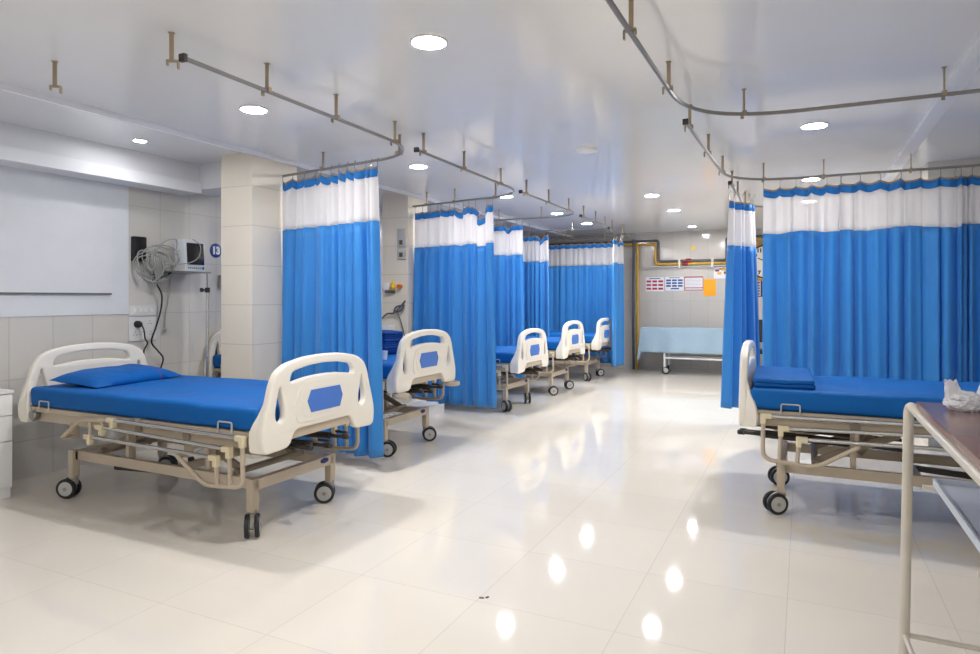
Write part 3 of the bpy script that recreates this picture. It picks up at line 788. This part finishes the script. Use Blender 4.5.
# cables
b = MB(); rnd = random.Random(4)
for i in range(8):
    cy, cz = 3.70 + rnd.uniform(-.06, .09), 1.615 + rnd.uniform(-.06, .05); ra, rb_ = rnd.uniform(.08, .15), rnd.uniform(.08, .14); a0 = rnd.uniform(0, 6); tl = rnd.uniform(-.6, .6)
    pts = []
    for k in range(26):
        a = a0 + 2 * PI * k / 25
        h_ = ra * math.cos(a) * math.cos(tl) - rb_ * math.sin(a) * math.sin(tl); vv = rb_ * math.sin(a) * math.cos(tl) + ra * math.cos(a) * math.sin(tl)
        pts.append((wx + 0.14 + 0.45 * h_ + 0.03 * math.sin(a * 2 + i), cy + 0.85 * h_, cz + vv))
    b.tube(pts, 0.0052, 6)
for i in range(8):
    y0 = 3.68 + 0.018 * i; b.tube(spline_path([(wx + 0.17, y0, 1.72 - 0.012 * i), (wx + 0.19, y0 - 0.025, 1.62), (wx + 0.16, 3.71 + 0.008 * i, 1.50), (wx + 0.13, 3.74, 1.40 + 0.01 * i)], 6), 0.0045, 6)
b.tube(spline_path([(wx + 0.15, 3.70, 1.66), (wx + 0.2, 3.76, 1.77), (wx + 0.22, 3.86, 1.80), (wx + 0.18, 3.90, 1.72)], 8), 0.005, 6)
b.tube(spline_path([(wx + 0.17, 3.78, 1.58), (wx + 0.30, 3.92, 1.60), (wx + 0.31, 4.02, 1.66), (wx + 0.29, 4.05, 1.76), (wx + 0.23, 4.02, 1.815)], 8), 0.004, 6)
cbn = b.build('cable_bundle', M['cable']); tag(cbn, 'tangled bundle of pale grey cables hanging left of the patient monitor', 'cables')
MB().tube(spline_path([(wx + 0.13, 3.74, 1.42), (wx + 0.12, 3.80, 1.33), (wx + 0.11, 3.80, 1.20), (wx + 0.1, 3.76, 1.05), (wx + 0.1, 3.72, 0.93), (wx + 0.1, 3.78, 0.85), (wx + 0.1, 3.83, 0.78), (wx + 0.1, 3.80, 0.66), (wx + 0.08, 3.8, 0.4)], 8), 0.007, 8).build('power_cord', M['cable_dark'], cbn)
b = MB().tube(spline_path([(wx + 0.10, 3.93, 1.517), (wx + 0.06, 3.93, 1.46), (wx + 0.05, 3.92, 1.30), (wx + 0.05, 3.89, 1.15), (wx + 0.05, 3.885, 1.03)], 6), 0.006, 8); b.lathe([(0.01, 0), (0.016, 0.02), (0.016, 0.03), (0.008, 0.035)], (wx + 0.05, 3.885, 1.0), 'Z', 12)
tag(b.build('sensor_lead', M['cable']), 'pale lead with clip hanging below the monitor shelf', 'cable')
# bed number sign
sg = empty('number_sign', (wx, 4.472, 1.752), 'round navy sign with white 13 beside the near pillar', 'sign')
MB().lathe([(0.068, 0), (0.068, 0.005), (0.064, 0.006)], (0, 0, 0), 'X', 36).build('disc', M['signblue'], sg)
def text_mesh(s, size, m, name='digits'):
    cu = bpy.data.curves.new(name, 'FONT'); cu.body = s; cu.size = size; cu.align_x = 'CENTER'; cu.align_y = 'CENTER'; cu.extrude = 0.001; cu.offset = 0.006 * size / 0.1
    ob = bpy.data.objects.new(name, cu); COL.objects.link(ob); dg = bpy.context.evaluated_depsgraph_get()
    me = bpy.data.meshes.new_from_object(ob.evaluated_get(dg)); bpy.data.objects.remove(ob); bpy.data.curves.remove(cu)
    me.materials.clear(); me.materials.append(m); me.name = name; return me
d = link('digits', text_mesh('13', 0.095, M['signwhite']), sg, (0.0075, 0, -0.003)); d.rotation_euler = (R(90), 0, R(90))
b = MB().b2((wx, 4.50, 1.40), (wx + 0.06, 4.58, 1.52), 0.01); tag(b.build('wall_dispenser', M['hub']), 'grey dispenser low beside the round number sign', 'dispenser')
# IV stand
iv = empty('drip_stand', (-4.40, 3.815, 0), 'thin steel drip stand just left of the near pillar', 'drip stand')
b = MB(); b.tube([(0, 0, 0.05), (0, 0, 1.36)], 0.013, 12)
for k in range(4):
    a = 2 * PI * k / 4 + 1.75; b.tube([(0, 0, 0.09), (0.19 * math.cos(a), 0.19 * math.sin(a), 0.05)], 0.010, 8)
b.build('pole', M['chrome'], iv)
MB().tube([(0, 0, 1.3), (-0.004, 0, 1.50)], 0.006, 8).build('inner_rod', M['steel'], iv)
b = MB(); b.lathe([(0.02, 0), (0.02, 0.04)], (0, 0, 1.345), 'Z', 12); b.tube([(0, 0, 1.365), (0.0, -0.05, 1.365)], 0.007, 8); b.lathe([(0.018, -0.012), (0.018, 0)], (0, -0.05, 1.365), 'Y', 12); b.build('clamp_knob', M['black'], iv)
for k in range(4):
    a = 2 * PI * k / 4 + 1.75
    MB().lathe([(0.025, -0.01), (0.025, 0.01)], (0.19 * math.cos(a), 0.19 * math.sin(a), 0.0255), 'Y', 14).build('wheel', M['rubber'], iv)

# far pillar fittings
py_ = 6.2
o = empty('flow_meter', (-4.2, py_, 1.40), 'yellow and white oxygen flow meter on the far pillar', 'flow meter')
MB().b2((-0.10, -0.05, -0.01), (-0.02, 0, 0.07), 0.008).build('body', M['white'], o)
MB().lathe([(0.012, 0), (0.03, 0.03), (0.012, 0.10)], (0.03, -0.04, -0.005), 'Z', 14).build('regulator', M['yellow'], o)
MB().lathe([(0.025, -0.05), (0.025, 0)], (0.105, 0, 0.03), 'Y', 14).build('knob', M['orange_plastic'], o)
MB().b2((-0.08, -0.045, -0.045), (0.04, -0.005, -0.015), 0.004).build('outlet_rail', M['socket'], o)
for z0, z1, lb in ((1.88, 2.08, 'upper grey switch box on the far pillar'), (1.74, 1.85, 'lower grey socket box on the far pillar')):
    o = MB().b2((-4.12, py_ - 0.03, z0), (-4.02, py_, z1), 0.006).build('switch_box', M['hub']); tag(o, lb, 'switch box')
    MB().b2((-4.09, py_ - 0.038, z0 + 0.02), (-4.05, py_ - 0.03, z0 + 0.07), 0.002).build('socket', M['socket'], o)
b = MB()
b.tube(spline_path([(-4.02, py_ - 0.02, 1.27), (-4.08, py_ - 0.05, 1.19), (-4.16, py_ - 0.05, 1.13), (-4.25, py_ - 0.04, 1.12), (-4.33, py_ - 0.04, 1.06)], 8), 0.010, 8)
b.tube(spline_path([(-4.03, py_ - 0.02, 1.22), (-4.12, py_ - 0.05, 1.20), (-4.14, py_ - 0.06, 1.14), (-4.06, py_ - 0.05, 1.16), (-4.03, py_ - 0.03, 1.22)], 8), 0.010, 8)
b.tube(spline_path([(-4.12, py_ - 0.03, 1.15), (-4.06, py_ - 0.03, 1.0), (-4.02, py_ - 0.03, 0.86)], 8), 0.006, 8)
tag(b.build('tubing', M['pipe_grey']), 'dark tubing looped on the front of the far pillar', 'tubing')
o = empty('wall_shelf', (-4.27, py_, 0.94), 'small white shelf with tan edge on the far pillar', 'shelf')
MB().b2((-0.12, -0.10, 0), (0.09, 0, 0.05), 0.006).build('tray', M['white'], o); MB().b2((-0.12, -0.09, -0.03), (0.07, 0, 0), 0.004).build('edge', M['tape'], o)

# ------------------------------------------------------------------ back wall
Y = YB
def pipe(name, pts, r, m, label):
    o = MB().tube(smooth_path(pts, 0.05, 4), r, 10).build(name, m); return tag(o, label, 'pipe', 'pipes on the end wall')
yp = Y - 0.05
gp = pipe('gas_pipe', [(-4.9, yp, 2.335), (-2.345, yp, 2.335), (-2.345, yp, 1.96), (-1.19, yp, 1.96), (-1.19, yp, 2.345), (0.6, yp, 2.345)], 0.02, M['pipe_grey'], 'dark grey pipe stepping down and up across the end wall')
yl = pipe('gas_pipe', [(-4.9, yp, 2.275), (-2.40, yp, 2.275), (-2.40, yp, 1.905), (-1.13, yp, 1.905), (-1.13, yp, 2.285), (0.6, yp, 2.285)], 0.02, M['pipe_yellow'], 'yellow pipe stepping down and up below the grey one on the end wall')
pipe('gas_pipe', [(-2.79, yp - 0.025, 2.37), (-2.79, yp - 0.025, 0.0)], 0.022, M['pipe_grey'], 'vertical dark grey pipe from ceiling to floor beside the farthest left curtain')
pipe('gas_pipe', [(-2.715, yp - 0.045, 2.28), (-2.715, yp - 0.045, 0.0)], 0.022, M['pipe_yellow'], 'vertical yellow pipe beside the grey one at the left of the end wall')
pipe('gas_pipe', [(-2.63, yp, 2.3), (-2.63, yp, 1.86), (-1.2, yp, 1.855)], 0.010, M['pipe_white'], 'thin pale pipe running under the yellow pipe on the end wall')
for x in (-1.98, -1.42):
    b = MB(); b.b2((x - 0.02, Y - 0.075, 1.84), (x + 0.02, Y - 0.02, 2.0), 0.003); b.b2((x - 0.02, Y - 0.03, 1.84), (x + 0.02, Y, 2.0)); b.build('pipe_clip', M['clip'], gp)
for x, z, p_ in ((-1.82, 1.96, gp), (-1.88, 1.905, yl)):
    b = MB(); b.lathe([(0.03, -0.05), (0.036, 0), (0.03, 0.05)], (x, yp, z), 'X', 14); b.box((x, yp - 0.03, z + 0.03), (0.08, 0.02, 0.015), None, 0.003); b.build('valve', M['valve'], p_)
def poster(name, x0, x1, z0, z1, m, label, marks=()):
    o = MB().b2((x0, Y - 0.004, z0), (x1, Y, z1)).build(name, m, smooth=0); tag(o, label, 'poster', 'paper posters on the end wall')
    by = {}
    for a, b_, c_, d_, mm in marks: by.setdefault(mm, []).append((a, b_, c_, d_))
    W, Hh = x1 - x0, z1 - z0
    for mm, rs in by.items():
        b = MB()
        for a, b_, c_, d_ in rs: b.b2((x0 + a * W, Y - 0.0055, z0 + b_ * Hh), (x0 + c_ * W, Y - 0.004, z0 + d_ * Hh))
        b.build('print', M[mm], o, smooth=0)
    return o
g3 = [(0.04 + i * 0.33, 0.12 + j * 0.26, 0.30 + i * 0.33, 0.26 + j * 0.26) for i in range(3) for j in range(3)]
poster('wall_poster', -2.585, -2.26, 1.42, 1.675, M['paper'], 'white poster with red panels, leftmost on the end wall', [r + ('ink_red',) for r in g3] + [(0.2, 0.88, 0.8, 0.94, 'ink_blue')])
poster('wall_poster', -2.235, -1.915, 1.43, 1.68, M['paper'], 'white poster with blue panels, second from left on the end wall', [(0.05 + i * 0.32, 0.28 + j * 0.2, 0.31 + i * 0.32, 0.41 + j * 0.2, 'ink_blue') for i in range(3) for j in range(3)] + [(0.3, 0.1, 0.75, 0.2, 'ink_blue'), (0.2, 0.9, 0.8, 0.95, 'ink_blue')])
poster('wall_poster', -1.90, -1.58, 1.435, 1.68, M['paper'], 'white poster with thin red border between the blue and orange ones', [(0, 0, 0.03, 1, 'ink_red'), (0.97, 0, 1, 1, 'ink_red'), (0, 0, 1, 0.05, 'ink_red'), (0, 0.92, 1, 1, 'ink_red'), (0, 0.15, 1, 0.21, 'ink_red')] + [(0.08, 0.3 + 0.1 * i, 0.92, 0.33 + 0.1 * i, 'pipe_white') for i in range(6)])
poster('wall_poster', -1.575, -1.37, 1.335, 1.63, M['orange'], 'plain orange sheet on the end wall')
poster('wall_poster', -1.405, -1.10, 1.64, 1.86, M['paper'], 'poster with yellow and dark blots, highest on the end wall', [(0, 0.9, 1, 1, 'ink_navy'), (0.08, 0.55, 0.3, 0.72, 'valve'), (0.2, 0.3, 0.42, 0.5, 'ink_yellow'), (0.4, 0.62, 0.62, 0.84, 'ink_yellow'), (0.55, 0.35, 0.75, 0.55, 'ink_red'), (0.65, 0.08, 0.85, 0.26, 'valve'), (0.62, 0.6, 0.8, 0.72, 'ink_yellow'), (0.3, 0.7, 0.4, 0.8, 'valve')])
poster('wall_poster', -0.80, -0.62, 1.32, 1.66, M['ink_navy'], 'narrow poster with red stripes below the wall clock', [(0.08, 0.06, 0.85, 0.94, 'paper')] + [(0.1, 0.1 + 0.14 * i, 0.8, 0.19 + 0.14 * i, 'ink_red') for i in range(6)])
o = MB().prism([(-1.80, 2.165), (-1.70, 2.165), (-1.75, 2.245)], 'XZ', Y - 0.004, Y).build('warning_sticker', M['yellow'], smooth=0); tag(o, 'small yellow triangular sticker on the end wall above the pipes', 'sticker')
ck = empty('wall_clock', (-0.56, Y, 1.915), 'large round wall clock with gilt and black rim between right curtains', 'clock')
b = MB().lathe([(0.285, 0), (0.285, -0.03), (0.30, -0.05), (0.33, -0.04), (0.335, 0)], (0, 0, 0), 'Y', 48, False); b.build('rim', M['gold'], ck)
MB().lathe([(0.265, -0.012), (0.265, -0.034), (0.29, -0.036), (0.29, -0.012)], (0, 0, 0), 'Y', 48, False).build('inner_rim', M['black'], ck)
MB().lathe([(0.001, -0.001), (0.28, -0.001), (0.28, -0.012), (0.001, -0.012)], (0, 0, 0), 'Y', 40).build('face', M['face'], ck)
for k in range(1, 13):
    a = R(90 - 30 * k); n_ = link('numeral', text_mesh(str(k), 0.085, M['black'], 'numeral'), ck, (0.215 * math.cos(a), -0.0135, 0.215 * math.sin(a))); n_.rotation_euler = (R(90), 0, 0)
MB().bar((0, -0.018, 0), (-0.13, -0.018, 0.06), 0.004, 0.016).build('hour_hand', M['black'], ck); MB().bar((0, -0.022, 0), (-0.05, -0.022, 0.2), 0.004, 0.01).build('minute_hand', M['black'], ck)
# black chair at far right
ch = empty('chair', (-0.52, 11.25, 0), 'black chair far behind, in the gap between the right curtains', 'chair')
MB().b2((-0.22, -0.22, 0.42), (0.22, 0.22, 0.48), 0.02).build('seat', M['black'], ch); MB().b2((-0.21, 0.19, 0.58), (0.21, 0.23, 0.95), 0.015).build('backrest', M['black'], ch)
for sx in (-1, 1):
    for sy in (-1, 1):
        MB().tube([(sx * 0.19, sy * 0.19, 0), (sx * 0.19, sy * 0.19, 0.44 if sy < 0 else 0.7)], 0.012, 8).build('leg', M['dark'], ch)
# covered trolley at the end wall
tr = empty('trolley', (-1.65, 11.52, 0), 'white wheeled trolley under the pale blue cloth at the end wall', 'trolley')
b = MB(); 
for sx in (-0.47, 0.55):
    for sy in (-0.2, 0.2): b.tube([(sx, sy, 0.12), (sx, sy, 0.74)], 0.018, 10)
for sy in (-0.2, 0.2): b.tube([(-0.47, sy, 0.28), (0.55, sy, 0.28)], 0.016, 10)
for sx in (-0.47, 0.55): b.tube([(sx, -0.2, 0.28), (sx, 0.2, 0.28)], 0.016, 10)
b.b2((-0.84, -0.23, 0.74), (0.79, 0.23, 0.775), 0.005); b.build('frame', M['white'], tr)
for i, (sx, sy) in enumerate([(-0.47, -0.2), (0.55, -0.2), (-0.47, 0.2), (0.55, 0.2)]):
    cst = MB(); cst.tube([(0, 0, 0.15), (0, 0, 0.10)], 0.015, 8); cst.b2((-0.022, -0.026, 0.06), (0.03, 0.026, 0.115), 0.006); co = cst.build('caster', M['hub'], tr, (sx, sy, 0)); co.rotation_euler = (0, 0, R(20 + 30 * i))
    MB().lathe([(0.04, -0.018), (0.062, -0.018), (0.066, 0), (0.062, 0.018), (0.04, 0.018)], (0.02, 0, 0.066), 'Y', 20).build('tyre', M['rubber'], co)
    MB().lathe([(0.001, -0.028), (0.04, -0.024), (0.04, 0.024), (0.001, 0.028)], (0.02, 0, 0.066), 'Y', 16).build('hub', M['hub'], co)
b = MB()
def drape(u, v):
    # u along x, v across: skirt - top - skirt
    x = -1.00 + 2.0 * u; top = 0.785
    hx = 0.84; over = max(0, abs(x) - hx)
    y = -0.66 + 1.32 * v; hy = 0.245; oy = max(0, abs(y) - hy)
    px_ = max(-hx, min(hx, x)) + (0.10 * over / 0.16 if x > 0 else -0.10 * over / 0.16) * (0.35 + oy)
    pyy = max(-hy, min(hy, y)) + (0.02 * math.sin(x * 16) * oy / 0.415 + 0.03 * oy) * (1 if y > 0 else -1)
    z = top - oy - over * 1.6 - (0.015 if over > 0 and oy > 0 else 0) + 0.004 * noise.noise(Vector((x * 5, y * 5, 0)))
    return (px_, pyy, max(z, 0.24))
b.grid(drape, 48, 48)
cl = b.build('drape_cloth', M['cloth_grey'], None, (-1.685, 11.52, 0), smooth=60); sm = cl.modifiers.new('thickness', 'SOLIDIFY'); sm.thickness = 0.004; sm.offset = 1
tag(cl, 'pale blue cloth draped over the trolley at the end wall', 'cloth')
tr.location.x = -1.66

# ------------------------------------------------------------------ brown table at the right front
tb = empty('side_table', (0.62, 2.05, 0), 'brown topped tubular table at the right front edge', 'table')
x0, x1, y0, y1 = 0.325 - 0.62, 0.98 - 0.62, 1.60 - 2.05, 2.475 - 2.05
MB().b2((x0 + 0.004, y0 + 0.02, 0.943), (x1, y1 + 0.02, 0.966), 0.004).build('tabletop', M['brown'], tb)
MB().b2((x0 + 0.002, y0 + 0.012, 0.941), (x1, y0 + 0.024, 0.964), 0.003).build('front_edging', M['brown_edge'], tb)
b = MB()
for xx in (x0 + 0.014, x1):
    sg_ = -1 if xx < 0 else 1
    pth = smooth_path([(xx + sg_ * 0.042, y1 + 0.045, 0.0), (xx + sg_ * 0.026, y1 + 0.045, 0.958), (xx, y1 - 0.03, 0.922), (xx, y0 - 0.03, 0.922), (xx, y0 - 0.03, 0.0)], 0.05, 8)
    b.tube(pth, 0.0155, 14)
    b.tube([(xx + sg_ * 0.039, y1 + 0.045, 0.195), (xx, y0 - 0.03, 0.195)], 0.008, 10)
for yy in (y1 - 0.03, y0 - 0.03): b.tube([(x0 + 0.014, yy, 0.925), (x1, yy, 0.925)], 0.012, 10)
b.tube([(x0 - 0.026, y1 + 0.045, 0.195), (x1 + 0.04, y1 + 0.045, 0.195)], 0.009, 10)
b.build('frame', M['tube'], tb)
b = MB(); b.b2((x0 + 0.03, y0 + 0.02, 0.735), (x1 - 0.03, y1 - 0.12, 0.742)); 
for lo, hi in (((x0 + 0.028, y0 + 0.02, 0.735), (x0 + 0.034, y1 - 0.12, 0.757)), ((x0 + 0.028, y1 - 0.126, 0.735), (x1 - 0.03, y1 - 0.12, 0.757)), ((x1 - 0.036, y0 + 0.02, 0.735), (x1 - 0.03, y1 - 0.12, 0.757))): b.b2(lo, hi)
tro = b.build('lower_tray', M['tray'], tb, smooth=0)
b = MB()
for yy in (y1 - 0.14, y0 + 0.05): b.tube([(x0, yy, 0.73), (x1, yy, 0.73)], 0.008, 8)
b.build('tray_bearer', M['tube'], tb)
# crumpled bag
bm_ = bmesh.new(); bmesh.ops.create_icosphere(bm_, subdivisions=5, radius=1.0)
for v in bm_.verts:
    d = v.co.normalized(); n1 = noise.noise(d * 2.3 + Vector((4, 2, 1))); n2 = noise.noise(d * 6); n3 = abs(noise.noise(d * 13))
    r = 1 + 0.22 * n1 + 0.12 * n2 - 0.10 * n3
    v.co = Vector((d.x * 0.050 * r, d.y * 0.045 * r, d.z * 0.034 * r))
    if v.co.z < -0.024: v.co.z = -0.024
mb = MB(); mb.merge(bm_, Matrix.Translation((0, 0, 0.024)))
for (cx_, w_, hh, ln, sd_) in ((-0.028, 0.050, 0.052, -0.25, 1), (0.040, 0.014, 0.042, 0.2, 5)):
    def ear_f(u, v, cx_=cx_, w_=w_, hh=hh, ln=ln, sd_=sd_):
        a = 2 * PI * u; k = (1 - v * (0.25 if w_ > 0.03 else 0.8))
        r_ = 1 + 0.25 * noise.noise(Vector((math.cos(a) * 2, math.sin(a) * 2, v * 3 + sd_)))
        return (cx_ + ln * 0.05 * v + w_ / 2 * k * math.cos(a) * r_, 0.010 * k * math.sin(a) * r_, 0.035 + hh * v * (1 + 0.12 * math.sin(3 * a + sd_)))
    mb.grid(ear_f, 28, 10)
bg = mb.build('plastic_bag', M['bag'], None, (0.432, 2.36, 0.966), smooth=40); tag(bg, 'crumpled clear plastic bag on the brown table', 'plastic bag'); bg.rotation_euler = (0, 0, R(25))

for i, (x, y, a) in enumerate([(-1.255, 2.53, 0.3), (-1.235, 2.545, 1.2)]):
    o = MB().box((0, 0, 0.002), (0.022 - 0.006 * i, 0.009, 0.004), None, 0.001).build('paper_scrap', M['brown_edge'], None, (x, y, 0)); o.rotation_euler = (0, 0, a)
    tag(o, ['larger brown scrap lying on the floor tiles at the lower middle', 'smaller brown scrap lying behind the larger one on the floor'][i], 'scrap', 'scraps on the floor')
